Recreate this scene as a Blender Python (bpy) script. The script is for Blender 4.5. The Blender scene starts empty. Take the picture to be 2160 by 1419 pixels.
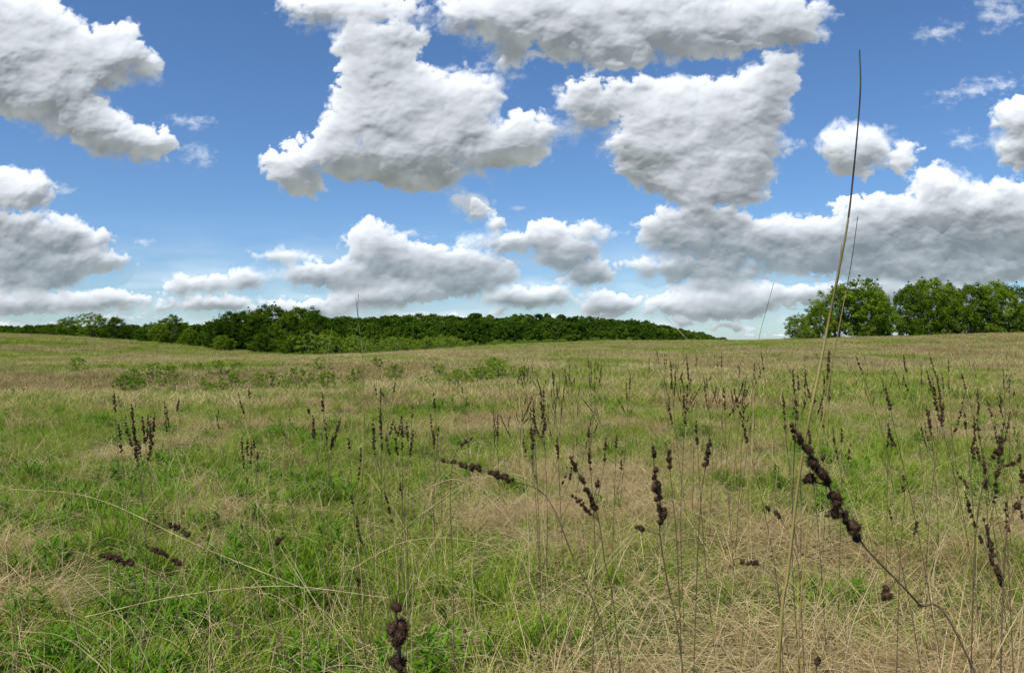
import bpy, math, random
import numpy as np
from mathutils import Vector, Matrix
import time
T0=time.time()
rng=np.random.default_rng(7)
random.seed(7)
scene=bpy.context.scene
F=1680.0
EYE=1.5
# ---------------------------------------------------------------- noise helpers
def _tab(seed):
    r=np.random.default_rng(seed)
    return r.permutation(256), r.random(256)*2*np.pi, r.random((256,2))
def perlin(x,y,seed=0):
    perm,ang,_=_tab(seed)
    xi=np.floor(x).astype(np.int64); yi=np.floor(y).astype(np.int64)
    xf=x-xi; yf=y-yi
    def g(i,j,dx,dy):
        h=perm[(perm[(xi+i)&255]+yi+j)&255]
        a=ang[h]
        return np.cos(a)*dx+np.sin(a)*dy
    u=xf*xf*xf*(xf*(xf*6-15)+10); v=yf*yf*yf*(yf*(yf*6-15)+10)
    a=g(0,0,xf,yf); b=g(1,0,xf-1,yf); c=g(0,1,xf,yf-1); d=g(1,1,xf-1,yf-1)
    return (a*(1-u)+b*u)*(1-v)+(c*(1-u)+d*u)*v*1.0
def fbm(x,y,seed=0,oct=5,gain=0.5):
    s=0;a=1;n=0
    for i in range(oct):
        s=s+a*perlin(x*2**i+i*17.3,y*2**i+i*9.1,seed+i); n+=a; a*=gain
    return s/n*1.6
def bump(x,y,seed=0):
    perm,_,pts=_tab(seed)
    xi=np.floor(x).astype(np.int64); yi=np.floor(y).astype(np.int64)
    best=np.full(x.shape,9.0)
    for i in (-1,0,1):
        for j in (-1,0,1):
            h=perm[(perm[(xi+i)&255]+yi+j)&255]
            dx=xi+i+pts[h,0]-x; dy=yi+j+pts[h,1]-y
            best=np.minimum(best,dx*dx+dy*dy)
    return 1-np.clip(best,0,1.2)          # rounded puffs with creases
def sstep(a,b,x):
    t=np.clip((x-a)/(b-a),0,1); return t*t*(3-2*t)
# ---------------------------------------------------------------- mesh helpers
def np_mesh(name,verts,faces,smooth=False):
    """verts (n,3), faces (m,k)"""
    me=bpy.data.meshes.new(name)
    verts=np.asarray(verts,dtype=np.float32); faces=np.asarray(faces,dtype=np.int32)
    m,k=faces.shape
    me.vertices.add(len(verts)); me.vertices.foreach_set("co",verts.ravel())
    me.loops.add(m*k); me.loops.foreach_set("vertex_index",faces.ravel())
    me.polygons.add(m); me.polygons.foreach_set("loop_start",np.arange(0,m*k,k,dtype=np.int32))
    me.update(calc_edges=True)
    if smooth: me.polygons.foreach_set("use_smooth",np.ones(m,dtype=bool))
    return me
def fattr(me,name,vals):
    a=me.attributes.new(name,'FLOAT','POINT'); a.data.foreach_set("value",np.asarray(vals,dtype=np.float32))
def link(name,me,mats=()):
    ob=bpy.data.objects.new(name,me); scene.collection.objects.link(ob)
    for m in mats:
        me.materials.append(m)
    return ob
# ---------------------------------------------------------------- materials
def new_mat(name):
    m=bpy.data.materials.new(name); m.use_nodes=True; m.node_tree.nodes.clear()
    return m,m.node_tree.nodes,m.node_tree.links
def ramp(n,stops):
    r=n.new('ShaderNodeValToRGB'); e=r.color_ramp.elements
    while len(e)<len(stops): e.new(0.5)
    for i,(p,c) in enumerate(stops):
        e[i].position=p; e[i].color=(*c,1)
    return r
def noise(n,l,scale,detail=3,vec=None):
    t=n.new('ShaderNodeTexNoise'); t.inputs['Scale'].default_value=scale; t.inputs['Detail'].default_value=detail
    if vec is not None: l.new(vec,t.inputs['Vector'])
    return t
def math_(n,l,op,a,b=None):
    m=n.new('ShaderNodeMath'); m.operation=op
    for i,v in enumerate((a,b)):
        if v is None: continue
        if isinstance(v,(int,float)): m.inputs[i].default_value=v
        else: l.new(v,m.inputs[i])
    return m.outputs[0]
def blade_mat(name,stops,transl=0.35,big=0.35,fine=9.0,attr_w=0.35,obj_w=0.12):
    m,n,l=new_mat(name)
    geo=n.new('ShaderNodeNewGeometry')
    a=noise(n,l,big,3,geo.outputs['Position']); b=noise(n,l,fine,2,geo.outputs['Position'])
    at=n.new('ShaderNodeAttribute'); at.attribute_name='tint'
    oi=n.new('ShaderNodeObjectInfo')
    v=math_(n,l,'MULTIPLY',a.outputs['Fac'],0.5)
    v=math_(n,l,'ADD',v,math_(n,l,'MULTIPLY',b.outputs['Fac'],0.3))
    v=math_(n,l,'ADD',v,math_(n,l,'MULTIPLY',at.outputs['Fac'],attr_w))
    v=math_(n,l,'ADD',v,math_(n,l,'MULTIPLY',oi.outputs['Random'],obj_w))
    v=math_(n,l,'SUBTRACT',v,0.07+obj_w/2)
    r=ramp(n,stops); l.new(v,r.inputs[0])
    d=n.new('ShaderNodeBsdfDiffuse'); t=n.new('ShaderNodeBsdfTranslucent'); mx=n.new('ShaderNodeMixShader')
    l.new(r.outputs[0],d.inputs[0]); l.new(r.outputs[0],t.inputs[0]); mx.inputs[0].default_value=transl
    l.new(d.outputs[0],mx.inputs[1]); l.new(t.outputs[0],mx.inputs[2])
    o=n.new('ShaderNodeOutputMaterial'); l.new(mx.outputs[0],o.inputs[0])
    return m
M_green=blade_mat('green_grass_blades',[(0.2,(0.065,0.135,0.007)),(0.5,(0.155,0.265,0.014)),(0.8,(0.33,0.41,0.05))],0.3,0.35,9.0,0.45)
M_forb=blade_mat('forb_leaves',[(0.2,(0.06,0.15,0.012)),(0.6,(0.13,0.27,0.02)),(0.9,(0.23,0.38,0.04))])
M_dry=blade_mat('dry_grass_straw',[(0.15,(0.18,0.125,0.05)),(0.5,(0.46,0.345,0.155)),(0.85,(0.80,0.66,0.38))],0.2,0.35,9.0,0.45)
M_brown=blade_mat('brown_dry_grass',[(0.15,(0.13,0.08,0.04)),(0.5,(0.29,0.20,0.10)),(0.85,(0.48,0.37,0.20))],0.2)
M_leaf=blade_mat('tree_leaves',[(0.15,(0.022,0.055,0.004)),(0.5,(0.065,0.13,0.008)),(0.9,(0.17,0.245,0.02))],0.35,0.12,0.8,0.5,0.3)
M_leafY=blade_mat('young_tree_leaves',[(0.15,(0.045,0.095,0.006)),(0.5,(0.12,0.21,0.012)),(0.9,(0.27,0.35,0.032))],0.4,0.12,0.8,0.5,0.25)
M_forest=blade_mat('forest_leaves',[(0.15,(0.014,0.04,0.004)),(0.5,(0.04,0.088,0.008)),(0.9,(0.12,0.185,0.018))],0.25,0.02,0.2,0.5,0.35)
M_shrub=blade_mat('shrub_leaves',[(0.15,(0.085,0.16,0.014)),(0.5,(0.18,0.29,0.025)),(0.9,(0.32,0.42,0.06))],0.4,0.4,3,0.5,0.25)
def simple(name,c1,c2,scale,rough=0.9):
    m,n,l=new_mat(name)
    geo=n.new('ShaderNodeNewGeometry'); a=noise(n,l,scale,4,geo.outputs['Position'])
    r=ramp(n,[(0.3,c1),(0.7,c2)]); l.new(a.outputs['Fac'],r.inputs[0])
    p=n.new('ShaderNodeBsdfPrincipled'); l.new(r.outputs[0],p.inputs['Base Color']); p.inputs['Roughness'].default_value=rough
    p.inputs['Specular IOR Level'].default_value=0.2
    o=n.new('ShaderNodeOutputMaterial'); l.new(p.outputs[0],o.inputs[0]); return m
M_bark=simple('bark',(0.05,0.04,0.03),(0.13,0.105,0.08),2.0)
M_seed=simple('seed_head',(0.018,0.009,0.005),(0.105,0.058,0.032),160)
M_dstem=simple('dead_stem',(0.07,0.045,0.028),(0.20,0.14,0.08),30)
M_gold=simple('golden_stem',(0.30,0.21,0.085),(0.70,0.57,0.31),14,0.6)
M_tall=simple('tall_stem',(0.16,0.125,0.035),(0.40,0.32,0.11),7,0.6)
M_tip=simple('tall_stem_tip',(0.03,0.025,0.03),(0.09,0.075,0.07),20)
# ground
def ground_mat():
    m,n,l=new_mat('prairie_ground')
    geo=n.new('ShaderNodeNewGeometry')
    mp=n.new('ShaderNodeMapping'); mp.inputs['Scale'].default_value=(0.6,1.0,1.0); l.new(geo.outputs['Position'],mp.inputs[0])
    a=noise(n,l,0.11,6,mp.outputs[0]); a.inputs['Roughness'].default_value=0.62
    b=noise(n,l,2.5,5,geo.outputs['Position']); c=noise(n,l,22,4,geo.outputs['Position'])
    v=math_(n,l,'ADD',math_(n,l,'MULTIPLY',a.outputs['Fac'],0.65),math_(n,l,'MULTIPLY',b.outputs['Fac'],0.35))
    r=ramp(n,[(0.42,(0.07,0.115,0.015)),(0.50,(0.12,0.145,0.03)),(0.56,(0.19,0.16,0.065)),(0.64,(0.26,0.20,0.095))]); l.new(v,r.inputs[0])
    r2=ramp(n,[(0.3,(0.35,0.35,0.35)),(0.7,(1.1,1.1,1.1))]); l.new(c.outputs['Fac'],r2.inputs[0])
    mx=n.new('ShaderNodeMix'); mx.data_type='RGBA'; mx.blend_type='MULTIPLY'; mx.inputs[0].default_value=1
    l.new(r.outputs[0],mx.inputs[6]); l.new(r2.outputs[0],mx.inputs[7])
    p=n.new('ShaderNodeBsdfPrincipled'); p.inputs['Roughness'].default_value=1; p.inputs['Specular IOR Level'].default_value=0
    bm=n.new('ShaderNodeBump'); bm.inputs['Strength'].default_value=0.8; bm.inputs['Distance'].default_value=0.05
    l.new(c.outputs['Fac'],bm.inputs['Height']); l.new(bm.outputs[0],p.inputs['Normal'])
    l.new(mx.outputs[2],p.inputs['Base Color'])
    o=n.new('ShaderNodeOutputMaterial'); l.new(p.outputs[0],o.inputs[0]); return m
M_ground=ground_mat()
# ---------------------------------------------------------------- terrain
RX=np.array([-400,-120,-70,-58,-43,-31,-22,-12,-2,14,27,37,54,71,120,400.])
RZ=np.array([6,3.6,1.95,1.05,-0.2,-0.85,-0.8,-0.25,0.5,1.05,1.1,1.2,1.7,2.15,3.0,5.])
HX=(np.array([-900,0,300,600,700,900,1050,1150,1250,1350,1450,1550,1700,3000])-1080)/F*520
HZ=np.array([3,3,3,7,10.5,10.5,11.5,10.5,9,6.5,3.5,0.5,0,0.])
def terrain(x,y):
    x=np.asarray(x,dtype=float); y=np.asarray(y,dtype=float)
    r=np.interp(x,RX,RZ)
    z=r*sstep(34,112,y)
    z=z-0.6*np.exp(-((y-32)/10)**2)*sstep(4,-12,x)
    z=z+0.10*fbm(x/9,y/9,91,3)*sstep(0,10,np.abs(y)+np.abs(x))
    f=sstep(118,230,y)
    z=z*(1-f)-4.0*f
    z=z+np.interp(x,HX,HZ)*np.exp(-((y-520)/80)**2)
    return z
def sinh_axis(n,lim,a):
    t=np.linspace(-math.asinh(lim/a),math.asinh(lim/a),n); return a*np.sinh(t)
gx=sinh_axis(340,6000,12); gy=sinh_axis(420,6000,12)
X,Y=np.meshgrid(gx,gy)
Z=terrain(X,Y)
nx,ny=len(gx),len(gy)
idx=np.arange(nx*ny).reshape(ny,nx)
fq=np.stack([idx[:-1,:-1],idx[:-1,1:],idx[1:,1:],idx[1:,:-1]],-1).reshape(-1,4)
link('ground',np_mesh('ground',np.stack([X,Y,Z],-1).reshape(-1,3),fq,True),[M_ground])

# ---------------------------------------------------------------- blades
def blades(n,rad,hmin,hmax,w,lean,bend,droop,seed,segs=3,zlift=0.0,root=None):
    r=np.random.default_rng(seed)
    if root is None:
        a=r.random(n)*2*np.pi; q=np.sqrt(r.random(n))*rad
        rx=np.cos(a)*q; ry=np.sin(a)*q
    else: rx,ry=root
    L=hmin+(hmax-hmin)*r.random(n)**1.5
    d=r.random(n)*2*np.pi
    ln=lean*(0.3+r.random(n)); bd=bend*(0.2+r.random(n)); dr=droop*r.random(n)
    wd=w*(0.6+0.8*r.random(n)); pa=d+np.pi/2+r.normal(0,0.6,n)
    z0=zlift*r.random(n)
    V=np.zeros((n,(segs+1)*2,3)); tint=np.zeros((n,(segs+1)*2))
    rt=r.random(n)
    for i in range(segs+1):
        t=i/segs
        h=(ln*t+bd*t*t)*L
        cx=rx+np.cos(d)*h; cy=ry+np.sin(d)*h; cz=z0+(t-dr*t*t)*L*np.clip(1.15-ln*0.6,0.06,1)-0.01*(1-t)
        ww=wd*(1-0.85*t**1.5)*0.5
        for s,sg in ((0,-1),(1,1)):
            V[:,i*2+s,0]=cx+sg*np.cos(pa)*ww; V[:,i*2+s,1]=cy+sg*np.sin(pa)*ww; V[:,i*2+s,2]=cz
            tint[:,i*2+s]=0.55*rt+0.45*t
    base=np.arange(n)[:,None]*((segs+1)*2)
    fs=[base+np.array([[2*i,2*i+1,2*i+3,2*i+2]]) for i in range(segs)]
    return V.reshape(-1,3),np.concatenate(fs),tint.ravel()
def tmpl(name,parts):
    """parts: list of (V,F,tint,material)"""
    vs=[];fs=[];ts=[];mi=[];mats=[];o=0
    for V,Fc,t,m in parts:
        if m not in mats: mats.append(m)
        vs.append(V);fs.append(Fc+o);ts.append(t);mi.append(np.full(len(Fc),mats.index(m)));o+=len(V)
    me=np_mesh(name,np.concatenate(vs),np.concatenate(fs))
    fattr(me,'tint',np.concatenate(ts))
    for m in mats: me.materials.append(m)
    me.polygons.foreach_set("material_index",np.concatenate(mi).astype(np.int32))
    return bpy.data.objects.new(name,me)
def make_coll(name,obs):
    c=bpy.data.collections.new(name)
    for o in obs: c.objects.link(o)
    return c
def scatter(name,pts,rotz,scl,idxs,coll,tilt=0.0):
    n=len(pts)
    me=bpy.data.meshes.new(name); me.vertices.add(n); me.vertices.foreach_set("co",np.asarray(pts,dtype=np.float32).ravel())
    rot=np.zeros((n,3),dtype=np.float32); rot[:,2]=rotz
    if tilt: rot[:,0]=rng.normal(0,tilt,n); rot[:,1]=rng.normal(0,tilt,n)
    a=me.attributes.new('rot','FLOAT_VECTOR','POINT'); a.data.foreach_set('vector',rot.ravel())
    s=np.asarray(scl,dtype=np.float32)
    if s.ndim==1: s=np.repeat(s[:,None],3,1)
    a=me.attributes.new('scl','FLOAT_VECTOR','POINT'); a.data.foreach_set('vector',np.ascontiguousarray(s).ravel())
    a=me.attributes.new('idx','INT','POINT'); a.data.foreach_set('value',np.asarray(idxs,dtype=np.int32))
    ob=link(name,me)
    ng=bpy.data.node_groups.new(name+'_scatter','GeometryNodeTree')
    ng.interface.new_socket('Geometry',in_out='INPUT',socket_type='NodeSocketGeometry')
    ng.interface.new_socket('Geometry',in_out='OUTPUT',socket_type='NodeSocketGeometry')
    N=ng.nodes; L=ng.links
    gi=N.new('NodeGroupInput'); go=N.new('NodeGroupOutput'); ip=N.new('GeometryNodeInstanceOnPoints'); ci=N.new('GeometryNodeCollectionInfo')
    ci.inputs['Collection'].default_value=coll; ci.inputs['Separate Children'].default_value=True; ci.inputs['Reset Children'].default_value=True
    ip.inputs['Pick Instance'].default_value=True
    def na(nm,t):
        x=N.new('GeometryNodeInputNamedAttribute'); x.data_type=t; x.inputs['Name'].default_value=nm
        return [o for o in x.outputs if o.enabled and o.name=='Attribute'][0]
    e=N.new('FunctionNodeEulerToRotation'); L.new(na('rot','FLOAT_VECTOR'),e.inputs[0])
    L.new(gi.outputs[0],ip.inputs['Points']); L.new(ci.outputs[0],ip.inputs['Instance'])
    L.new(na('idx','INT'),ip.inputs['Instance Index']); L.new(e.outputs[0],ip.inputs['Rotation']); L.new(na('scl','FLOAT_VECTOR'),ip.inputs['Scale'])
    L.new(ip.outputs[0],go.inputs[0])
    md=ob.modifiers.new('scatter','NODES'); md.node_group=ng
    return ob
# near templates : 0-3 green, 4-6 dry mix, 7-8 straw mat, 9-10 forb, 11 tall green tuft
obs=[]
for i in range(4):
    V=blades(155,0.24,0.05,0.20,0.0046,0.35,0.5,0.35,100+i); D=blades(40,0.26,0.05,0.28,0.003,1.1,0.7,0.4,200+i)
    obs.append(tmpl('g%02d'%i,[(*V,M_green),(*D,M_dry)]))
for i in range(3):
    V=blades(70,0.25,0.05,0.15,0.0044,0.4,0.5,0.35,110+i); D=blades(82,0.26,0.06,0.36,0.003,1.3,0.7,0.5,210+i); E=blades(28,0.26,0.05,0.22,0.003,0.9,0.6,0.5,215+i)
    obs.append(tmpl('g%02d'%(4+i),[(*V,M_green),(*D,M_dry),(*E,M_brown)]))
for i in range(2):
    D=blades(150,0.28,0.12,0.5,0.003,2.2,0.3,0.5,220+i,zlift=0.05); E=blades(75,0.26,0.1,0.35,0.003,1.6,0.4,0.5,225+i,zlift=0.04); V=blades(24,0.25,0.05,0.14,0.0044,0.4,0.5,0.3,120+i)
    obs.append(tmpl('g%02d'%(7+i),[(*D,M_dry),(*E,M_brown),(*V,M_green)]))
def forb(seed,nst=9):
    r=np.random.default_rng(seed); parts=[]
    for s in range(nst):
        a=r.random()*6.28; q=r.random()*0.2; x0,y0=math.cos(a)*q,math.sin(a)*q
        h=0.07+r.random()*0.13
        k=int(5+h*50)
        V,Fc,t=blades(k,0.001,0.035,0.07,0.013,1.2,0.3,0.5,seed*31+s,segs=3)
        # narrow base, wide mid leaves
        V=V.reshape(k,8,3); c=(V[:,0::2]+V[:,1::2])/2; wv=(V[:,1::2]-V[:,0::2])/2
        prof=np.array([0.25,1.0,1.1,0.3])[None,:,None]; wv=wv/np.maximum(np.linalg.norm(wv,axis=2,keepdims=True),1e-6)*0.0055*prof
        V[:,0::2]=c-wv; V[:,1::2]=c+wv
        V[:,:,2]+= (np.arange(k)/k*h)[:,None]; V[:,:,0]+=x0; V[:,:,1]+=y0
        parts.append((V.reshape(-1,3),Fc,t,M_forb))
    return parts
for i in range(2):
    V=blades(50,0.25,0.04,0.14,0.004,0.4,0.5,0.35,130+i)
    obs.append(tmpl('g%02d'%(9+i),forb(50+i,16)+[(*V,M_green)]))
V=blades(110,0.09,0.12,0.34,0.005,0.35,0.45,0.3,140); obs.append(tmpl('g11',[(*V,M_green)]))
C_near=make_coll('grass_patches',obs)
# far templates, 0-1 green 2-3 mixed 4-5 tan 6 brown
obs=[]
def fp(nm,ng,nd,nb,seed):
    p=[]
    if ng: p.append((*blades(ng,0.8,0.06,0.20,0.014,0.4,0.5,0.3,seed,segs=2),M_green))
    if nd: p.append((*blades(nd,0.8,0.08,0.34,0.009,0.7,0.6,0.4,seed+1,segs=2),M_dry))
    if nb: p.append((*blades(nb,0.8,0.08,0.32,0.009,0.7,0.6,0.4,seed+2,segs=2),M_brown))
    return tmpl(nm,p)
obs=[fp('f00',320,20,8,300),fp('f01',290,35,15,310),fp('f02',200,75,30,320),fp('f03',170,85,40,330),fp('f04',80,150,50,340),fp('f05',65,140,80,350),fp('f06',45,60,165,360)]
C_far=make_coll('meadow_patches',obs)

def greenness(x,y):
    g=1.05*fbm(x/3.2,y/3.2,401,4)+0.75*fbm(x/0.8,y/0.8,411,2)
    u=x/np.maximum(y,1)
    g=g+0.30*sstep(0.05,-0.55,u)*sstep(24,14,y)      # greener near left
    return g-0.01+0.08*sstep(5,9,y)
def field(n,y0,y1,mu=0.72,mx=1.5):
    # area-uniform samples in the wedge in front of the viewer, with margins
    y=y0+(y1-y0)*rng.random(n*3)
    x=(rng.random(n*3)*2-1)*(mu*y1+mx)
    k=np.abs(x)<mu*y+mx
    return x[k][:n],y[k][:n]
P=[];I=[];S=[]
for (y0,y1,dens) in ((1.6,5,16),(5,9,14),(9,16,10),(16,26,6)):
    area=(0.72*(y0+y1)+3)*(y1-y0); n=int(area*dens)
    x,y=field(n,y0,y1); n=len(x)
    g=greenness(x,y)+rng.normal(0,0.14,n)
    id_=np.where(g>0.10,rng.integers(0,4,n),np.where(g>-0.17,rng.integers(4,7,n),rng.integers(7,9,n)))
    u=x/y
    fb=(rng.random(n)<0.12+0.35*sstep(-0.1,-0.6,u)*sstep(12,5,y))&(g>0.0)
    id_=np.where(fb,rng.integers(9,11,n),id_)
    tt=(rng.random(n)<0.05)&(g>-0.3); id_=np.where(tt,11,id_)
    P.append(np.stack([x,y,terrain(x,y)],-1)); I.append(id_); S.append(np.clip(rng.normal(1,0.2,n),0.6,1.5)*(1+0.25*sstep(9,26,y)))
P=np.concatenate(P);I=np.concatenate(I);S=np.concatenate(S)
scatter('grass',P,rng.random(len(P))*6.28,S,I,C_near)
P=[];I=[];S=[]
for (y0,y1,dens) in ((18,45,2.3),(45,80,1.5),(80,128,1.0)):
    area=(0.8*(y0+y1)+20)*(y1-y0); n=int(area*dens)
    x,y=field(n,y0,y1,0.80,10); n=len(x)
    g=1.25*fbm(x/8,y/13,501,4)+0.45*fbm(x/2.5,y/3,511,3)+rng.normal(0,0.12,n)
    g=g-0.24*sstep(0,30,x)*sstep(25,50,y)*sstep(105,65,y)+0.01
    g=g+0.40*sstep(70,104,y)*sstep(-14,0,x)*sstep(48,30,x)      # green strip on the crest
    g=g+0.20*sstep(-8,-30,x)*sstep(45,70,y)
    g=g-0.6*np.exp(-((y-38)/7)**2)*sstep(2,-6,x)
    id_=np.select([g>0.22,g>-0.05,g>-0.36],[rng.integers(0,2,n),rng.integers(2,4,n),rng.integers(4,6,n)],6)
    P.append(np.stack([x,y,terrain(x,y)],-1)); I.append(id_); S.append(np.clip(rng.normal(1,0.22,n),0.6,1.6)*(1+0.3*sstep(45,100,y)))
P=np.concatenate(P);I=np.concatenate(I);S=np.concatenate(S)
scatter('meadow',P,rng.random(len(P))*6.28,S,I,C_far)

# ---------------------------------------------------------------- stems & seed heads
def tube(path,r0,r1,sides=5):
    p=np.asarray(path,float); n=len(p)
    t=np.gradient(p,axis=0); t/=np.linalg.norm(t,axis=1,keepdims=True)+1e-9
    up=np.array([0.31,0.87,0.2]); a=np.cross(t,up); a/=np.linalg.norm(a,axis=1,keepdims=True)+1e-9
    b=np.cross(t,a); r=np.linspace(r0,r1,n)[:,None]
    th=np.arange(sides)*2*np.pi/sides
    V=np.stack([p+r*(np.cos(q)*a+np.sin(q)*b) for q in th],1).reshape(-1,3)
    Fs=[]
    for i in range(n-1):
        for s in range(sides):
            s2=(s+1)%sides; Fs.append((i*sides+s,i*sides+s2,(i+1)*sides+s2,(i+1)*sides+s))
    return V,np.array(Fs)
def spline(pts,n):
    P=[Vector(p) for p in pts]; P=[P[0]*2-P[1]]+P+[P[-1]*2-P[-2]]
    out=[];m=len(P)-3
    for k in range(n):
        s=k/(n-1)*m; i=min(int(s),m-1); t=s-i
        a,b,c,d=P[i:i+4]
        out.append(0.5*((2*b)+(c-a)*t+(2*a-5*b+4*c-d)*t*t+(3*b-a-3*c+d)*t**3))
    return np.array(out)
import bmesh
def ico(sub):
    bm=bmesh.new(); bmesh.ops.create_icosphere(bm,subdivisions=sub,radius=1)
    v=np.array([x.co[:] for x in bm.verts]); f=np.array([[q.index for q in x.verts] for x in bm.faces]); bm.free(); return v,f
ICO1,ICOF1=ico(2)
def burr(seed,hi):
    r=np.random.default_rng(seed)
    v=ICO1*(1+r.normal(0,0.13,len(ICO1)))[:,None]*0.68
    V=[v];Fq=[np.concatenate([ICOF1,ICOF1[:,2:3]],1)];o=len(v)
    ns=220 if hi else 34
    for k in range(ns):
        d=r.normal(size=3); d/=np.linalg.norm(d); s=np.cross(d,r.normal(size=3)); s/=np.linalg.norm(s)
        L=0.80+0.42*r.random(); w=(0.045 if hi else 0.13)
        tip=d*L+r.normal(0,0.10,3)+np.array([0,0,0.15]); q=np.array([d*0.6-s*w,d*0.6+s*w,tip+s*w*0.2,tip-s*w*0.2])
        V.append(q);Fq.append(np.array([[0,1,2,3]])+o);o+=4
    return np.concatenate(V),np.concatenate(Fq)
BURR_HI=[burr(i,True) for i in range(5)]; BURR_LO=[burr(20+i,False) for i in range(4)]
class Plant:
    def __init__(s,hi=False,seed=0):
        s.V=[];s.F=[];s.M=[];s.o=0;s.hi=hi;s.r=np.random.default_rng(seed)
    def add(s,V,Fc,m):
        s.V.append(V);s.F.append(Fc+s.o);s.M.append(np.full(len(Fc),m));s.o+=len(V)
    def stem(s,path,r0,r1,m=0): s.add(*tube(path,r0,r1,5 if s.hi else 4),m)
    def ball(s,c,rad):
        V,Fc=(BURR_HI if s.hi else BURR_LO)[s.r.integers(4)]
        q=s.r.normal(size=(3,3)); q,_=np.linalg.qr(q); sc=rad*(0.75+0.4*s.r.random())*np.array([0.92,0.92,1.25])
        s.add((V*sc)@q.T+np.asarray(c),Fc,1)
    def head(s,path,rad=0.009,gap=0.0092,loose=0.30):
        """burrs crowded along a path (top first)"""
        p=np.asarray(path); seg=np.linalg.norm(np.diff(p,axis=0),axis=1); L=np.concatenate([[0],np.cumsum(seg)])
        d=0
        while d<L[-1]:
            c=np.array([np.interp(d,L,p[:,k]) for k in range(3)])
            f=d/L[-1]; nb=1 if f<0.12 else (2 if s.r.random()<0.6 else 1)
            for _ in range(nb):
                off=s.r.normal(size=3); off/=np.linalg.norm(off)
                s.ball(c+off*rad*(0.2 if f<0.12 else (0.35+loose*s.r.random())),rad*(0.7+0.3*min(1,f*3))*(0.6+0.42*s.r.random()))
            d+=gap*(0.6+0.8*s.r.random())*(1+1.5*(s.r.random()<0.18))
    def build(s,name,mats=(None,)):
        me=np_mesh(name,np.concatenate(s.V),np.concatenate(s.F))
        me.polygons.foreach_set("material_index",np.concatenate(s.M).astype(np.int32))
        for m in mats: me.materials.append(m)
        return me
CM=(M_dstem,M_seed)
def W(px,py,d):
    """survey bearing + distance -> world position"""
    return np.array([(px-1080)/F*d, d, EYE-(py-715)/F*d])
def clover_at(bearings,d0,d1,head_to,rad=0.0095,side=(),r0=0.0018,seed=0,ground=True,hi=True):
    """bearings: list top->bottom, distances d0->d1 ; head_to fraction of path carrying burrs"""
    n=len(bearings); pts=[W(b[0],b[1],d0+(d1-d0)*i/(n-1)) for i,b in enumerate(bearings)]
    if ground:
        a,b=np.array(pts[-2]),np.array(pts[-1]); v=(b-a); v/=abs(v[2])+1e-6
        v[:2]*=0.5; g=b+v*b[2]; g[2]=terrain(g[0],g[1]); pts.append(g)
    path=spline(pts,60); pl=Plant(hi,seed)
    pl.stem(path,0.0011,r0)
    k=max(3,int(60*head_to)); pl.head(path[:k],rad)
    for sd in side: # (start fraction, top px,py, rad)
        q=path[int(sd[0]*59)]; top=W(sd[1],sd[2],d0+sd[4] if len(sd)>4 else q[1])
        sp=spline([top,(top+q)*0.5*0.5+(top*0.6+q*0.4)*0.5,q],14); pl.stem(sp,0.0008,0.0012); pl.head(sp[:max(3,int(14*sd[3]))],rad*0.9)
    return link('bush_clover_stalk',pl.build('bush_clover_stalk',CM))
clover_at([(835,1283),(838,1340),(842,1419),(850,1560)],0.80,0.82,0.60,0.0108,seed=1)
clover_at([(1668,895),(1715,970),(1765,1055),(1822,1150),(1930,1265),(2060,1430)],1.10,1.22,0.49,0.0098,seed=2,
   side=[(0.28,1700,1012,0.5),(0.36,1745,1085,0.6),(0.62,1862,1262,0.7)])
clover_at([(935,972),(1000,985),(1075,1012),(1150,1045),(1205,1165),(1290,1400)],1.9,1.8,0.37,0.0094,seed=3)
clover_at([(1378,945),(1381,1000),(1394,1075),(1392,1130),(1408,1230),(1440,1419)],1.65,1.7,0.50,0.0100,seed=4,side=[(0.5,1342,1110,0.5)])
clover_at([(1204,965),(1238,1035),(1262,1095),(1275,1180),(1300,1330)],2.1,2.2,0.40,0.0092,seed=5,side=[(0.42,1208,1045,0.8),(0.3,1262,1015,0.4)])
clover_at([(330,1090),(405,1133),(470,1190),(560,1290)],2.5,2.4,0.27,0.0098,seed=6)
clover_at([(308,1150),(380,1187),(450,1260),(500,1330)],2.3,2.2,0.27,0.0095,seed=7)
clover_at([(214,1170),(285,1190),(360,1230),(420,1320)],2.3,2.2,0.26,0.0095,seed=8)
clover_at([(1412,950),(1413,990),(1420,1060),(1430,1200)],2.4,2.4,0.25,0.009,seed=9)
clover_at([(2118,893),(2105,945),(2080,1000),(2060,1100),(2050,1300)],1.9,1.9,0.3,0.0095,seed=10,side=[(0.35,2055,965,0.7),(0.4,2140,975,0.5)])
clover_at([(2155,1050),(2135,1085),(2120,1150),(2110,1400)],1.5,1.5,0.25,0.0095,seed=11)
clover_at([(1498,930),(1488,985),(1480,1040),(1470,1200)],2.4,2.4,0.25,0.009,seed=12)
clover_at([(1615,1068),(1650,1100),(1680,1180),(1690,1300)],2.4,2.3,0.24,0.009,seed=13)
clover_at([(1562,1185),(1608,1194),(1640,1250),(1650,1400)],2.2,2.1,0.24,0.009,seed=14)
clover_at([(598,1125),(582,1160),(600,1230),(640,1330)],2.6,2.5,0.24,0.009,seed=15)
clover_at([(1905,1005),(1907,1050),(1902,1120),(1895,1250)],2.6,2.6,0.24,0.009,seed=16)
clover_at([(1725,1385),(1722,1402),(1718,1430),(1700,1500)],1.6,1.6,0.3,0.009,seed=17)
clover_at([(995,925),(962,955),(950,1040),(955,1200)],3.0,3.0,0.22,0.009,seed=18)
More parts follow.
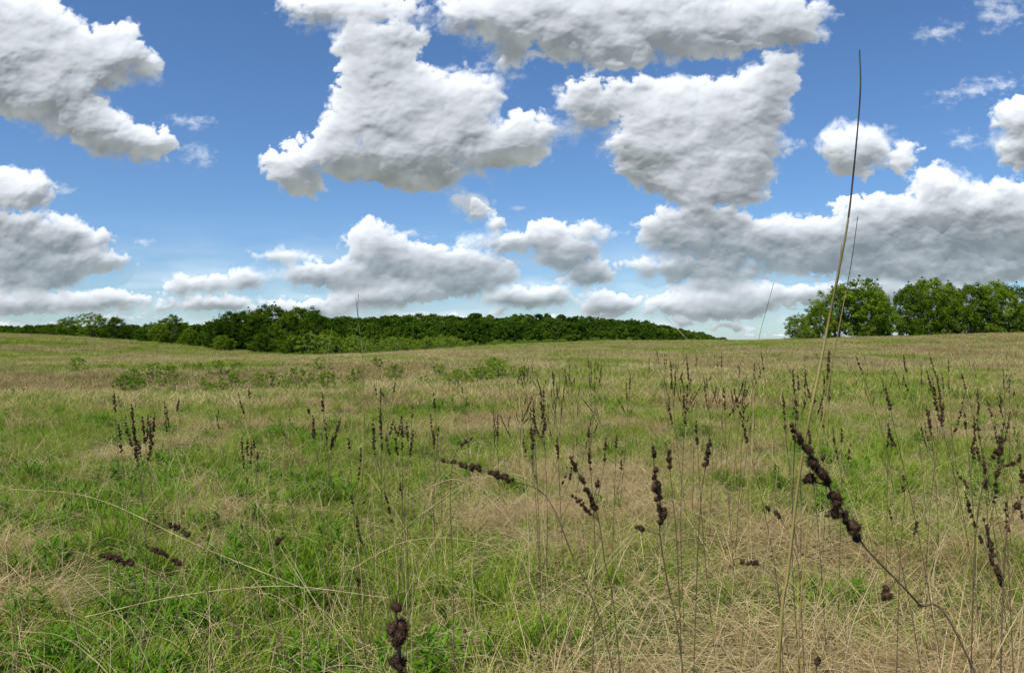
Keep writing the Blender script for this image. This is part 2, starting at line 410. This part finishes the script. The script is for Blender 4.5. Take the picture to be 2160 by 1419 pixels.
# medium distance groups : (px, top py, distance, lean_px at base, head length m, branches)
def clump(px,py,d,base_dx,hl,br,seed,hi=False):
    r=np.random.default_rng(seed)
    base_dx=base_dx*1.6+r.normal(0,18)
    top=W(px,py,d); bx=top[0]+base_dx/F*d; by=d+r.normal(0,0.05); base=np.array([bx,by,float(terrain(bx,by))])
    mid=base*0.5+top*0.5+np.array([(bx-top[0])*0.15+r.normal(0,0.02),0,0.0])
    path=spline([top,mid,base],40); pl=Plant(hi,seed); pl.stem(path,0.0011,0.0020)
    L=max(0.3,top[2]); k=max(3,int(40*hl*1.2/L)+1); pl.head(path[:k],0.0084)
    for b in range(br):
        t0=0.16+0.2*r.random(); q=path[int(t0*39)]
        a=r.random()*6.28; sp=0.03+0.05*r.random()
        tp=q+np.array([math.cos(a)*sp*1.2,math.sin(a)*sp,L*(t0-0.03-0.14*r.random())+0.02])
        s=spline([tp,q*0.45+tp*0.55+np.array([math.cos(a)*0.012,0,0]),q],16); pl.stem(s,0.0008,0.0012); pl.head(s[:int(6+8*r.random())],0.0077)
    # bare twigs
    for b in range(3):
        q=path[int((0.2+0.5*r.random())*39)]; a=r.random()*6.28
        tp=q+np.array([math.cos(a)*0.07,math.sin(a)*0.05,0.08+0.08*r.random()]); pl.stem(spline([tp,(tp+q)/2,q],4),0.0006,0.001)
    return link('bush_clover_stalk',pl.build('bush_clover_stalk',CM))
GR=[(278,855,3.3,20,0.16,4),(250,895,3.4,30,0.10,1),(240,825,4.2,10,0.05,1),(378,842,5.5,-8,0.07,2),(525,820,5.2,5,0.06,1),(522,925,4.4,12,0.08,2),(535,925,4.2,0,0.06,1),
(680,828,4.0,25,0.10,1),(660,878,4.1,10,0.10,2),(686,880,3.9,-4,0.13,2),(735,925,3.8,35,0.05,1),(803,860,3.5,30,0.16,4),(848,880,3.6,-10,0.12,3),(870,855,4.0,-12,0.06,1),(915,830,4.8,20,0.08,1),
(1125,855,3.4,25,0.13,3),(1140,820,4.2,18,0.15,2),(1175,925,3.4,10,0.08,2),(1100,770,8,5,0.14,3),(1450,812,3.9,6,0.16,2),(1468,888,3.6,10,0.1,1),(1413,755,6.0,12,0.20,2),(1448,750,6.2,5,0.18,2),
(1385,740,9,3,0.12,2),(1240,748,9,5,0.16,2),(1270,768,8,3,0.18,3),(1522,745,8,10,0.12,1),(1527,818,4.5,14,0.12,2),(1548,820,3.6,70,0.22,0),(1605,742,6.5,30,0.16,1),(1592,768,6.5,3,0.12,2),
(1672,780,5.0,20,0.16,3),(1680,845,3.2,16,0.10,2),(1700,800,5.2,10,0.12,3),(1748,740,6.0,-3,0.18,2),(1750,815,5.0,2,0.10,1),(1805,750,6,60,0.14,0),(1868,818,3.4,60,0.10,1),(1905,748,6,30,0.14,1),
(1955,782,3.8,75,0.24,3),(1960,745,6,30,0.16,1),(2000,760,6.5,5,0.10,1),(2028,788,5,25,0.09,1),(2035,872,4,30,0.08,2),(2060,885,3.6,30,0.08,2),(1873,905,4.2,4,0.1,1),(1775,905,4,5,0.08,2),
(2075,965,2.8,10,0.10,3),(2150,960,2.6,8,0.08,2),(2120,1060,2.3,10,0.08,2),(1875,1075,3.2,25,0.05,1),(1240,900,3.3,12,0.06,2),(1300,920,3.8,-12,0.04,1),(755,1218,2.9,20,0.02,0),(740,1045,3.4,20,0.03,1),
(1650,825,4.8,8,0.1,1),(925,900,4.5,-10,0.05,1),(610,870,5,15,0.06,1),(845,1020,3.2,5,0.05,1),
(835,800,7,-6,0.10,2),(790,810,6.5,12,0.08,1),(1190,775,8,-4,0.16,2),(1165,780,7.5,6,0.14,2),(1200,765,9,3,0.14,1),(1050,775,9,10,0.10,1),(1490,790,6,8,0.1,2),(1570,850,5,-5,0.1,2),(1960,865,5,10,0.1,2),(2085,850,5,20,0.08,2),
(1705,900,3.6,12,0.08,1),(1330,790,7,6,0.10,1),(300,880,3.7,-6,0.10,2),(1990,850,4.4,-20,0.10,2),(2130,800,6,15,0.12,2),(1120,900,3.9,-8,0.10,2),(975,815,7,8,0.06,1),(460,860,6,5,0.05,1)]
for i,g in enumerate(GR): clump(*g,seed=1000+i,hi=g[2]<3.0)
# distant stalks share a few meshes
MS=[]
for i in range(6):
    r=np.random.default_rng(i+60); pl=Plant(False,i); H=1.0
    lx=r.normal(0,0.2); path=spline([(lx,0.05*r.normal(),H),(lx*0.35,0,H*0.5),(0,0,0)],20); pl.stem(path,0.0016,0.0026); pl.head(path[:4+i%3],0.0086)
    for b in range(1+i%3):
        q=path[int(3+6*r.random())]; a=r.random()*6.28; tp=q+np.array([math.cos(a)*0.07,math.sin(a)*0.06,0.10+0.12*r.random()])
        s=spline([tp,(tp+q)/2+np.array([math.cos(a)*0.02,0,0]),q],8); pl.stem(s,0.0012,0.0018); pl.head(s[:5],0.0077)
    MS.append(pl.build('dead_forb',CM))
k=0
while k<140:
    y=7+26*rng.random()**1.1; px=[rng.uniform(980,2250),rng.uniform(1350,2200),rng.uniform(-60,2200),rng.normal(1150,60)][k%4]
    x=(px-1080)/F*y
    ob=link('bush_clover_stalk',MS[k%6]); ob.location=(x,y,float(terrain(x,y))-0.01); ob.rotation_euler=(rng.normal(0,0.12),rng.normal(0,0.24),rng.random()*6.28); s=0.7+0.5*rng.random()
    ob.scale=(s,s,s*(0.92 if px>850 else 0.7)); k+=1

# ---------------------------------------------------------------- long straw stems
def straw(pl,pts,r0,r1,n=18): pl.stem(spline(pts,n),r0,r1)
pl=Plant(True,5)
LS=[([(20,1030),(200,1050),(420,1150),(640,1240)],2.8,2.6),([(820,1260),(600,1235),(380,1255),(180,1300)],2.2,2.3),([(560,870),(570,960),(562,1100),(590,1250)],3.4,3.4),
([(1095,830),(1100,930),(1112,1080),(1118,1230)],2.6,2.6),([(1400,665),(1470,740),(1540,850),(1640,980)],3.4,3.4),([(1925,845),(1950,920),(1980,1040),(2003,1170)],2.0,2.1),
([(1640,990),(1620,1150),(1600,1300),(1590,1430)],1.6,1.7),([(1590,790),(1588,900),(1582,1050),(1585,1200)],3.0,3.0),([(590,1150),(640,1230),(720,1340),(790,1425)],2.3,2.2),([(40,1330),(130,1340),(200,1390),(240,1430)],2.0,2.0),
([(540,1060),(590,1130),(660,1260),(700,1330)],2.9,2.8),([(385,900),(382,980),(370,1060),(360,1150)],3.8,3.8),([(1125,1190),(1000,1140),(860,1140),(740,1200)],3.0,3.0),([(1130,1200),(1260,1270),(1330,1350),(1390,1420)],2.3,2.2),
([(1850,1200),(1800,1310),(1780,1400),(1770,1440)],1.7,1.7),([(2160,1270),(2100,1380),(2080,1430),(2060,1500)],1.3,1.3),([(700,690),(690,760),(688,830),(686,900)],5,5),([(100,880),(125,930),(145,1000),(150,1060)],4.2,4.2),
([(860,1050),(960,1010),(1040,1060),(1120,1150)],2.8,2.8),([(1480,1090),(1560,1130),(1680,1240),(1750,1330)],2.3,2.3),([(1180,1060),(1090,1000),(985,1020),(880,1090)],3.2,3.2)]
for b,d0,d1 in LS:
    m=len(b); straw(pl,[W(q[0],q[1],d0+(d1-d0)*i/(m-1)) for i,q in enumerate(b)],0.0007,0.0013)
for i in range(2200):
    y=2.6+13*rng.random()**1.6; x=rng.uniform(-0.68,0.68)*y; z=float(terrain(x,y)); a=rng.random()*6.28
    if rng.random()<0.3:   # upright thin culm
        h=0.3+0.45*rng.random(); l=rng.normal(0,0.25,2)
        pts=[(x+l[0]*h*1.5,y+l[1]*h,z+h),(x+l[0]*h*0.5,y+l[1]*h*0.4,z+h*0.6),(x,y,z)]
    else:                   # fallen arching straw
        L=0.25+0.65*rng.random(); c,s=math.cos(a)*L,math.sin(a)*L*0.7; hh=0.06+0.13*rng.random()
        pts=[(x+c,y+s,z+0.04),(x+c*0.55,y+s*0.55,z+hh),(x+c*0.15,y+s*0.15,z+hh*0.6),(x,y,z)]
    straw(pl,pts,0.0006,0.0015,9)
link('dry_grass_stems',pl.build('dry_grass_stems',(M_gold,)))
# tall big bluestem culms
def tall(b,d,r0,r1,split=0.25):
    pts=[W(q[0],q[1],d) for q in b]; pl=Plant(True,3)
    e=pts[-1].copy(); e2=np.array([e[0]-0.04,e[1],float(terrain(e[0],e[1]))]); pts.append(e2)
    path=spline(pts,50); k=int(50*split); rm=r0+(r1-r0)*split
    pl.stem(path[:k+1],r0,rm,1); pl.stem(path[k:],rm,r1,0)
    # dried leaf sheaths peeling away from the culm
    for s in range(3):
        q=path[int(50*(0.45+0.15*s))]; t=q+np.array([0.02*(-1)**s,0.01,0.10]); pl.stem(spline([t,(t+q)/2+np.array([0.004*(-1)**s,0,0]),q],8),0.0005,0.0013,0)
    return link('tall_grass_stem',pl.build('tall_grass_stem',(M_tall,M_tip)))
tall([(1814,105),(1815,200),(1800,370),(1785,490),(1755,640),(1728,780),(1690,970),(1662,1200),(1640,1430)],1.25,0.0010,0.0032,0.3)
tall([(1810,455),(1795,560),(1770,690),(1745,830),(1715,1000),(1690,1250),(1680,1430)],1.9,0.0008,0.0020,0.2)
tall([(1632,598),(1615,660),(1600,720),(1592,820),(1580,980),(1575,1200)],3.2,0.0008,0.0018,0.2)
tall([(756,620),(755,660),(764,740),(766,800),(768,900)],4.5,0.0014,0.0020,0.35)
tall([(750,628),(756,680),(764,740),(767,820),(769,900)],4.52,0.0012,0.0018,0.2)
tall([(1176,665),(1177,720),(1180,800),(1182,900)],6,0.0010,0.0018,0.2)

# ---------------------------------------------------------------- leafy crowns
def leaves(centers,rads,nper,size,seed):
    r=np.random.default_rng(seed)
    m=len(centers); n=m*nper
    c=np.repeat(centers,nper,0); R=np.repeat(rads,nper)
    d=r.normal(size=(n,3)); d/=np.linalg.norm(d,axis=1,keepdims=True)
    q=r.random(n)**0.45
    p=c+d*(R*q)[:,None]*np.array([1.1,1.1,0.8])
    p[:,2]=np.maximum(p[:,2],0.01)
    nrm=d*0.9+r.normal(size=(n,3))*0.55+np.array([0,0,0.45]); nrm/=np.linalg.norm(nrm,axis=1,keepdims=True)
    a=np.cross(nrm,r.normal(size=(n,3))); a/=np.linalg.norm(a,axis=1,keepdims=True); b=np.cross(nrm,a)
    s=size*(0.6+0.8*r.random(n))[:,None]
    Q=np.stack([p-a*s*0.5,p-b*s*0.32,p+a*s*0.5,p+b*s*0.32],1).reshape(-1,3)
    ct=np.repeat(r.random(m),nper); tint=np.repeat(0.6*ct+0.4*r.random(n),4)
    return Q,np.arange(4*n).reshape(n,4),tint
def tree(name,seed,H,Wd,clumps,nper,leaf,mat,base=0.04,trunks=3,wood=True,belly=0.42,lob=0.22,cs=(0.045,0.05)):
    """crown = leaf clumps filling an irregular, lobed envelope over a multi-stemmed trunk"""
    r=np.random.default_rng(seed); ph=r.random(6)*6.28
    cc=[];cr=[]
    while len(cc)<clumps:
        h=base+(1-base)*r.random(); a=r.random()*6.28
        mod=1+lob*math.sin(3*a+ph[0]+h*4)+lob*0.7*math.sin(5*a+ph[1]-h*6)+lob*0.5*math.sin(9*h+ph[2]+2*a)
        topm=1-0.13*(0.5+0.5*math.sin(2*a+ph[3]))-0.07*(0.5+0.5*math.sin(5*a+ph[4]))
        if h>belly: w=math.sqrt(max(0,1-((h-belly)/(topm-belly))**2)) if h<topm else -1
        else: w=0.72+0.28*h/belly
        if w<0: continue
        q=(0.35+0.65*r.random()**0.45)*w*mod*Wd*0.5
        cc.append((math.cos(a)*q,math.sin(a)*q,h*H)); cr.append(H*(cs[0]+cs[1]*r.random()))
    cc=np.array(cc);cr=np.array(cr); cc[:,2]=np.minimum(cc[:,2],H*0.985-cr*0.6)
    Q,Fq,t=leaves(cc,cr,nper,leaf,seed+9)
    parts=[(Q,Fq,t,mat)]
    # a few shoots breaking the outline
    sh=[];sr=[]
    for k in range(int(clumps*0.12)):
        i=r.integers(clumps); d=cc[i]-np.array([0,0,H*0.4]); d/=np.linalg.norm(d)+1e-6; sh.append(cc[i]+d*H*0.06+np.array([0,0,H*0.02])); sr.append(H*0.02)
    Q,Fq,t=leaves(np.array(sh),np.array(sr),nper//3,leaf,seed+19); parts.append((Q,Fq,t,mat))
    if wood:
        for k in range(trunks):
            a=k*6.28/trunks+r.random(); bx,by=math.cos(a)*Wd*0.05*(trunks>1),math.sin(a)*Wd*0.05*(trunks>1)
            top=np.array([bx*5+r.normal(0,0.05*H),by*5+r.normal(0,0.05*H),H*(0.68+0.15*r.random())])
            path=spline([(bx,by,-0.02*H),(bx*1.8,by*1.8,H*0.3),tuple(top)],10); V,Fc=tube(path,H*0.018,H*0.004,6)
            parts.append((V,Fc,np.zeros(len(V)),M_bark))
            for j in range(6):
                q=path[r.integers(2,9)]; c=cc[r.integers(len(cc))]
                V,Fc=tube(spline([tuple(q),tuple((q+c)/2+np.array([0,0,0.02*H])),tuple(c)],6),H*0.006,H*0.0012,4); parts.append((V,Fc,np.zeros(len(V)),M_bark))
    return tmpl(name,parts)
TM=[]
for i in range(3): TM.append(tree('crown_a%d'%i,700+i,8,7.6,270,80,0.20,M_leafY,base=0.03,trunks=4).data)
for i in range(3): TM.append(tree('crown_b%d'%i,720+i,8,8.0,290,80,0.20,M_leaf,base=0.02,trunks=4).data)
TM.append(tree('crown_c',740,8,6.4,150,70,0.20,M_leafY,base=0.10,trunks=3,belly=0.5,lob=0.3,cs=(0.04,0.04)).data)  # open upright
def put_tree(px,top,d,mi,wf=1.0,name='deciduous_tree'):
    x=(px-1080)/F*d; z=float(terrain(x,d)); H=(EYE-(top-715)/F*d-z)*1.04
    ob=link(name,TM[mi]); ob.location=(x,d,z-0.1); s=H/8.0; ob.scale=(s*wf,s*wf,s); ob.rotation_euler[2]=rng.random()*6.28
    return ob
TL=[ # right groups
(1685,662,117,0,1.0),(1730,640,118,1,0.95),(1768,600,120,6,1.1),(1815,588,121,0,0.95),(1848,610,119,2,0.8),(1705,690,114,2,1.3),(1866,665,122,4,0.5),
(1918,600,121,3,0.75),(1960,588,122,2,0.9),(2000,598,121,0,0.8),(2048,598,122,4,0.85),(2095,594,121,1,0.9),(2135,600,122,5,0.8),(2168,640,118,2,1.0),(2240,615,120,0,1.0),(2310,630,121,1,1.0),
# left groups
(60,684,150,4,1.3),(105,682,140,3,1.3),(145,668,135,0,1.1),(195,658,134,6,1.3),(243,668,133,5,1.1),(268,684,136,4,0.8),(10,698,160,3,1.8),(-60,690,150,4,1.4),
(338,680,128,2,1.0),(364,662,130,6,1.2),(400,690,126,1,1.0),
(455,672,122,3,1.0),(492,655,124,4,1.0),(530,652,125,5,1.0),(572,642,124,3,0.95),(612,655,121,4,0.9),(636,646,126,4,1.0),(668,662,123,5,0.9),(690,695,119,0,1.1),(550,702,117,5,1.4),(470,706,116,2,1.4),(620,706,116,3,1.4)]
for px,top,d,mi,wf in TL: put_tree(px,top,d,mi,wf)
# low thicket of bushes behind the hollow
SH=[tree('bush_%d'%i,800+i,1.0,1.15,60,60,0.045,M_shrub,base=0.0,trunks=3,lob=0.35,cs=(0.05,0.06)) for i in range(4)]
C_sh=make_coll('bush_variants',SH)
pts=[];sc=[];ii=[]
for i in range(170):
    px=rng.uniform(640,1330); d=rng.uniform(114,150); x=(px-1080)/F*d; lim=np.interp(px,[640,720,800,900,1000,1100,1250,1330],[680,700,706,702,710,714,719,722])
    z=float(terrain(x,d)); H=(EYE-(lim+rng.uniform(0,24)-715)/F*d-z); H=max(H,0.8)
    pts.append((x,d,z)); sc.append(H); ii.append(rng.integers(0,4))
sc=np.array(sc); scatter('shrub_thicket',pts,rng.random(len(pts))*6.28,sc,ii,C_sh)
# individual meadow shrubs
SHX=[(230,768),(255,770),(300,790),(325,780),(290,800),(345,775),(370,790),(410,780),(430,790),(450,800),(480,795),(500,790),(540,800),(550,790),(600,805),(640,800),(680,795),(740,800),(620,790),(270,812),(310,815),
(900,800),(940,805),(970,798),(1000,800),(1040,800),(1060,800),(1020,812),(810,770),(680,770),(155,780),(1095,805),(960,812),(390,770),(840,795),(500,770),(215,765),(285,785),(335,800),(355,810),(425,805),(465,785),(525,785),(575,795),(660,785),(920,795),(985,808),(1050,790),(470,810),(740,790)]
for px,py in SHX:
    px+=rng.normal(0,8); py+=rng.normal(0,6)
    d=float(np.clip(1.9*F/(py+16-715),21,44)); x=(px-1080)/F*d; z=float(terrain(x,d))
    ob=link('shrub',SH[int(rng.integers(0,4))].data); H=rng.uniform(0.35,1.0); ob.location=(x,d,z-0.03); ob.scale=(H*rng.uniform(0.8,1.2),H*0.9,H*0.9); ob.rotation_euler[2]=rng.random()*6.28
# distant forest on the hill
FT=[tree('forest_crown_%d'%i,900+i,10,10,90,30,0.75,M_forest,base=0.1,trunks=1,wood=False,cs=(0.07,0.06)) for i in range(4)]
C_f=make_coll('forest_crowns',FT)
n=1900
d=rng.uniform(400,560,n); px=rng.uniform(-500,1530,n)+0; x=(px-1080)/F*d
s=rng.uniform(0.6,1.3,n)*np.where(px>1350,np.interp(px,[1350,1530],[1,0.5]),1)
pts=np.stack([x,d,terrain(x,d)-1.0],-1)
scatter('distant_forest',pts,rng.random(n)*6.28,s,rng.integers(0,4,n),C_f)

# ---------------------------------------------------------------- clouds (relief geometry, lit by the sun lamp plus a painted glow)
B=[# big centre cloud
(760,80,42,45,0),(850,78,48,38,0),(800,130,75,70,0),(775,220,65,70,0),(880,190,60,55,0),(985,205,62,52,0),(850,270,130,70,0),(950,290,110,60,0),(1092,285,42,42,0),(1120,320,25,22,0),(1040,315,70,38,0),
(715,285,42,40,0),(660,312,50,26,0),(770,345,80,32,0),(900,345,105,48,0),(622,370,62,30,28),(1155,280,14,22,0),
# cloud to its right
(1400,195,90,34,0),(1330,205,45,32,0),(1240,195,50,30,0),(1245,245,32,26,0),(1645,140,35,30,0),(1585,190,85,42,-15),(1470,245,150,62,0),(1480,320,165,75,0),(1490,385,120,40,0),(1345,320,45,60,0),(1610,260,38,80,0),
# overhead bank
(1350,75,230,38,0),(1130,35,190,42,0),(1480,35,230,70,0),(1640,40,100,55,0),(1300,108,140,24,0),(1080,95,38,40,0),(740,15,110,28,0),(1250,0,300,50,0),
# left bank
(60,80,110,85,0),(165,125,110,58,15),(255,95,48,38,30),(300,140,26,28,0),(60,195,120,55,15),(160,235,110,58,20),(235,290,78,40,15),(332,303,26,28,0),(0,20,100,50,0),(-100,120,120,120,0),
(35,395,68,36,10),(20,500,110,50,0),(145,495,70,30,10),(195,552,66,20,0),(60,570,120,42,0),(-120,480,120,80,0),
# small ones at right
(1795,315,62,50,0),(1850,310,30,28,0),(1905,332,30,18,-20),(2150,245,48,38,0),(2150,310,40,42,0),(2230,260,70,70,0),
# right bank
(1975,392,62,34,0),(1870,440,95,30,0),(2080,425,100,36,-10),(1960,480,210,48,0),(1700,490,120,30,0),(1480,490,115,50,0),(1405,480,55,34,0),(1570,500,85,42,0),(1800,545,230,36,0),(2020,560,210,36,0),(1480,565,130,22,0),(2200,470,140,70,0),
# centre low bank
(775,490,40,26,0),(800,525,70,34,0),(890,550,110,38,0),(1000,575,95,36,0),(650,580,50,20,0),(745,583,70,29,0),(598,540,38,10,8),(1155,495,48,22,0),(1060,515,50,13,5),(1195,530,62,31,0),(1240,490,34,16,0),(1240,578,50,25,0),(998,432,28,20,20),(1040,475,17,11,20),(900,610,110,16,0),
(1100,628,70,20,0),(1280,642,56,24,0),(1170,618,28,18,0),(1500,645,130,28,0),(1590,625,55,20,0),(1500,600,75,14,0),(800,632,95,18,0),(440,600,48,17,0),(520,588,34,18,0),(190,633,110,20,0),(378,600,28,16,0),(40,640,95,24,0),(640,650,90,13,0),(1850,620,230,22,0),(450,642,80,13,0)]
step=1.6
us=np.arange(-1450,1450,step); vs=np.arange(7,800,step)
U,Vv=np.meshgrid(us,vs)
px_=U; py_=Vv
low=1-sstep(90,330,Vv)           # 1 near the horizon
# domain warp
wx=fbm(px_/110,py_/90,31,4)*26*(1-0.6*low)+fbm(px_/26,py_/22,35,5)*11*(1-0.3*low); wy=fbm(px_/110,py_/90,41,4)*20*(1-0.65*low)+fbm(px_/26,py_/22,45,5)*9*(1-0.35*low)
A=px_+wx; C=py_+wy
acc=np.full(U.shape,1e-9); kk=6.0
for (cx,cy,rx,ry,ro) in B:
    x0=cx-1080; y0=715-cy; c,s=math.cos(math.radians(-ro)),math.sin(math.radians(-ro))
    m0=max(rx,ry)*1.7+50
    iu=np.where((us>x0-m0)&(us<x0+m0))[0]; iv=np.where((vs>y0-m0)&(vs<y0+m0))[0]
    if len(iu)==0 or len(iv)==0: continue
    sl=(slice(iv[0],iv[-1]+1),slice(iu[0],iu[-1]+1))
    dx=A[sl]-x0; dy=C[sl]-y0; X1=(dx*c+dy*s)/rx; Y1=(-dx*s+dy*c)/ry
    rr=np.sqrt(X1*X1+Y1*Y1); acc[sl]+=np.exp((1-rr)*min(rx,ry)/kk)
S_=kk*np.log(acc)
# small far cumulus rows near the horizon
gen=fbm(px_/65,py_/19,61,5)*46-17-np.clip(Vv-75,0,400)*0.35+8*sstep(70,30,Vv)
S_=np.maximum(S_,gen)
def bmp(s0,seed): return bump((A+0.0)/s0,(C)/s0*1.1,seed)
b1=bmp(52,71);b2=bmp(26,72);b3=bmp(13,73);b4=bmp(6.5,74)
Bil=(1-low)*(b1*0.40+b2*0.30+b3*0.19+b4*0.11)+low*(b2*0.46+b3*0.32+b4*0.22)
amp=26*(1-low)+14*low
fr=fbm(px_/38,py_/34,81,6,0.62)
D=S_-1+amp*(Bil-0.62)*1.5+fr*(15*(1-low)+7*low)
soft=0.5+0.5*np.clip(fbm(px_/150,py_/120,88,3)*2.2,-1,1)
w=(3.5+15*soft**2)*(1-0.5*low)
al=sstep(-1.0,1.1,D/w)
# thin wisps
WS=[(400,255,55,14,8),(405,325,45,22,25),(2065,185,85,22,-12),(1975,65,45,20,-15),(2040,295,40,22,20),(2110,25,60,40,0),(1215,265,60,30,-20),(1100,440,30,6,0),(120,400,30,12,0),(300,510,30,6,0),(860,492,40,6,0),(1300,275,40,60,0),(1060,120,60,60,0),(700,35,90,30,0)]
acc2=np.full(U.shape,-60.0)
for (cx,cy,rx,ry,ro) in WS:
    x0=cx-1080; y0=715-cy; c,s=math.cos(math.radians(-ro)),math.sin(math.radians(-ro)); dx=A-x0; dy=C-y0
    rr=np.sqrt(((dx*c+dy*s)/rx)**2+((-dx*s+dy*c)/ry)**2); acc2=np.maximum(acc2,(1-rr)*18)
wisp=sstep(-4,26,acc2+fbm(px_/30,py_/16,95,6,0.65)*26)*0.6
haze=0.36*low**2*sstep(-0.6,0.5,fbm(px_/200,py_/40,99,4))*sstep(7,30,Vv)
alpha=1-(1-al*(1-0.14*low))*(1-wisp)*(1-haze)
alpha*=sstep(1440,1360,np.abs(U))*sstep(795,765,Vv)
def gblur(a,sig):
    ny_,nx_=a.shape; p=int(sig/step*3)+2
    ap=np.pad(a,p,mode='edge'); fy=np.fft.fftfreq(ap.shape[0])[:,None]; fx=np.fft.rfftfreq(ap.shape[1])[None,:]
    g=np.exp(-2*(np.pi*sig/step)**2*(fy**2+fx**2)); return np.fft.irfft2(np.fft.rfft2(ap)*g,s=ap.shape)[p:-p,p:-p]
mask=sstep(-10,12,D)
# painted shade for the cloud glow: bright tops, dim undersides
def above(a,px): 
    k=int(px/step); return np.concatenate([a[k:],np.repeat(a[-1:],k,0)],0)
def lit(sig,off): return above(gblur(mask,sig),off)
shade_mask=(1-low)*(0.5*lit(26,38)+0.5*lit(12,16))+low*(0.5*lit(11,15)+0.5*lit(6,7))
shade_mask=np.clip(shade_mask*1.2-0.22+0.40*fbm(px_/70,py_/45,131,4)+0.45*(0.62-Bil),0,1)
shade_mask=gblur(shade_mask,1.8)
T=(1-low)*(84*gblur(mask,42)+12*gblur(mask,14))+low*(26*gblur(mask,17)+5*gblur(mask,7))
rel=(1-low)*(b1*4.8+b2*2.7+b3*1.2+b4*0.5)+low*(b2*2.2+b3*1.2+b4*0.4)
rel=gblur(rel,2.2)*(0.45+0.85*(1-gblur(shade_mask,8)))+fbm(px_/80,py_/64,111,4,0.36)*8*(1-0.6*low)
T=T+rel*gblur(mask,5)
DIST=4500.0
yy=DIST-T*DIST/F
Vt=np.stack([U/F*yy,yy,EYE+Vv/F*yy],-1).reshape(-1,3)
ny_,nx_=U.shape; idx=np.arange(nx_*ny_).reshape(ny_,nx_)
fq=np.stack([idx[:-1,:-1],idx[:-1,1:],idx[1:,1:],idx[1:,:-1]],-1).reshape(-1,4)
af=alpha.ravel(); keep=af[fq].max(1)>0.004; fq=fq[keep]
used=np.unique(fq); remap=-np.ones(nx_*ny_,dtype=np.int64); remap[used]=np.arange(len(used))
me=np_mesh('clouds',Vt[used],remap[fq],True); fattr(me,'cloud_cover',af[used]); fattr(me,'painted_shade',shade_mask.ravel()[used])
m,n_,l=new_mat('cloud_vapour')
at=n_.new('ShaderNodeAttribute'); at.attribute_name='cloud_cover'
ao=n_.new('ShaderNodeAttribute'); ao.attribute_name='painted_shade'
df=n_.new('ShaderNodeBsdfDiffuse'); df.inputs[0].default_value=(0.42,0.425,0.44,1)
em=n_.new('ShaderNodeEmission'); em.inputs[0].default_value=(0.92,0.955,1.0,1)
mr=n_.new('ShaderNodeMapRange'); mr.inputs['To Min'].default_value=0.56; mr.inputs['To Max'].default_value=0.15; l.new(ao.outputs['Fac'],mr.inputs['Value']); l.new(mr.outputs[0],em.inputs[1])  # self-glow in place of scattered light, dimmed by the painted shade
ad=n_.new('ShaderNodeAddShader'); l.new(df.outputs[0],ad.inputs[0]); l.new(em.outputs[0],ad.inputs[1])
tr=n_.new('ShaderNodeBsdfTransparent'); mx=n_.new('ShaderNodeMixShader'); l.new(at.outputs['Fac'],mx.inputs[0]); l.new(tr.outputs[0],mx.inputs[1]); l.new(ad.outputs[0],mx.inputs[2])
o=n_.new('ShaderNodeOutputMaterial'); l.new(mx.outputs[0],o.inputs[0])
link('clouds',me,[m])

# ---------------------------------------------------------------- light
SE,SR=math.radians(58),math.radians(212)
wd=bpy.data.worlds.new('World'); scene.world=wd; wd.use_nodes=True; n=wd.node_tree.nodes; l=wd.node_tree.links; n.clear()
sk=n.new('ShaderNodeTexSky'); sk.sky_type='NISHITA'; sk.sun_disc=False; sk.sun_elevation=SE; sk.sun_rotation=SR; sk.altitude=300; sk.air_density=1.0; sk.dust_density=0.3; sk.ozone_density=3.5
bg=n.new('ShaderNodeBackground'); bg.inputs[1].default_value=0.105; o=n.new('ShaderNodeOutputWorld')
tn=n.new('ShaderNodeMix'); tn.data_type='RGBA'; tn.blend_type='MULTIPLY'; tn.inputs[0].default_value=1; tn.inputs[7].default_value=(0.72,0.93,1.16,1)
l.new(sk.outputs[0],tn.inputs[6]); l.new(tn.outputs[2],bg.inputs[0]); l.new(bg.outputs[0],o.inputs[0])
sd=bpy.data.lights.new('sun','SUN'); sd.energy=5.0; sd.angle=math.radians(0.5); sd.color=(1.0,0.95,0.86)
so=bpy.data.objects.new('sun',sd); scene.collection.objects.link(so)
dirv=Vector((math.sin(SR)*math.cos(SE),math.cos(SR)*math.cos(SE),math.sin(SE)))
so.rotation_euler=(-dirv).to_track_quat('-Z','Y').to_euler(); so.location=(0,-20,40)
# ---------------------------------------------------------------- camera
cd=bpy.data.cameras.new('camera'); cd.sensor_width=36; cd.lens=28; cd.clip_start=0.05; cd.clip_end=20000
co=bpy.data.objects.new('camera',cd); scene.collection.objects.link(co); co.location=(0,0,EYE)
co.rotation_euler=(math.radians(90)+math.atan((715-709.5)/F),0,0); scene.camera=co
scene.view_settings.view_transform='Standard'; scene.view_settings.look='None'; scene.view_settings.exposure=0
print('script time',time.time()-T0)
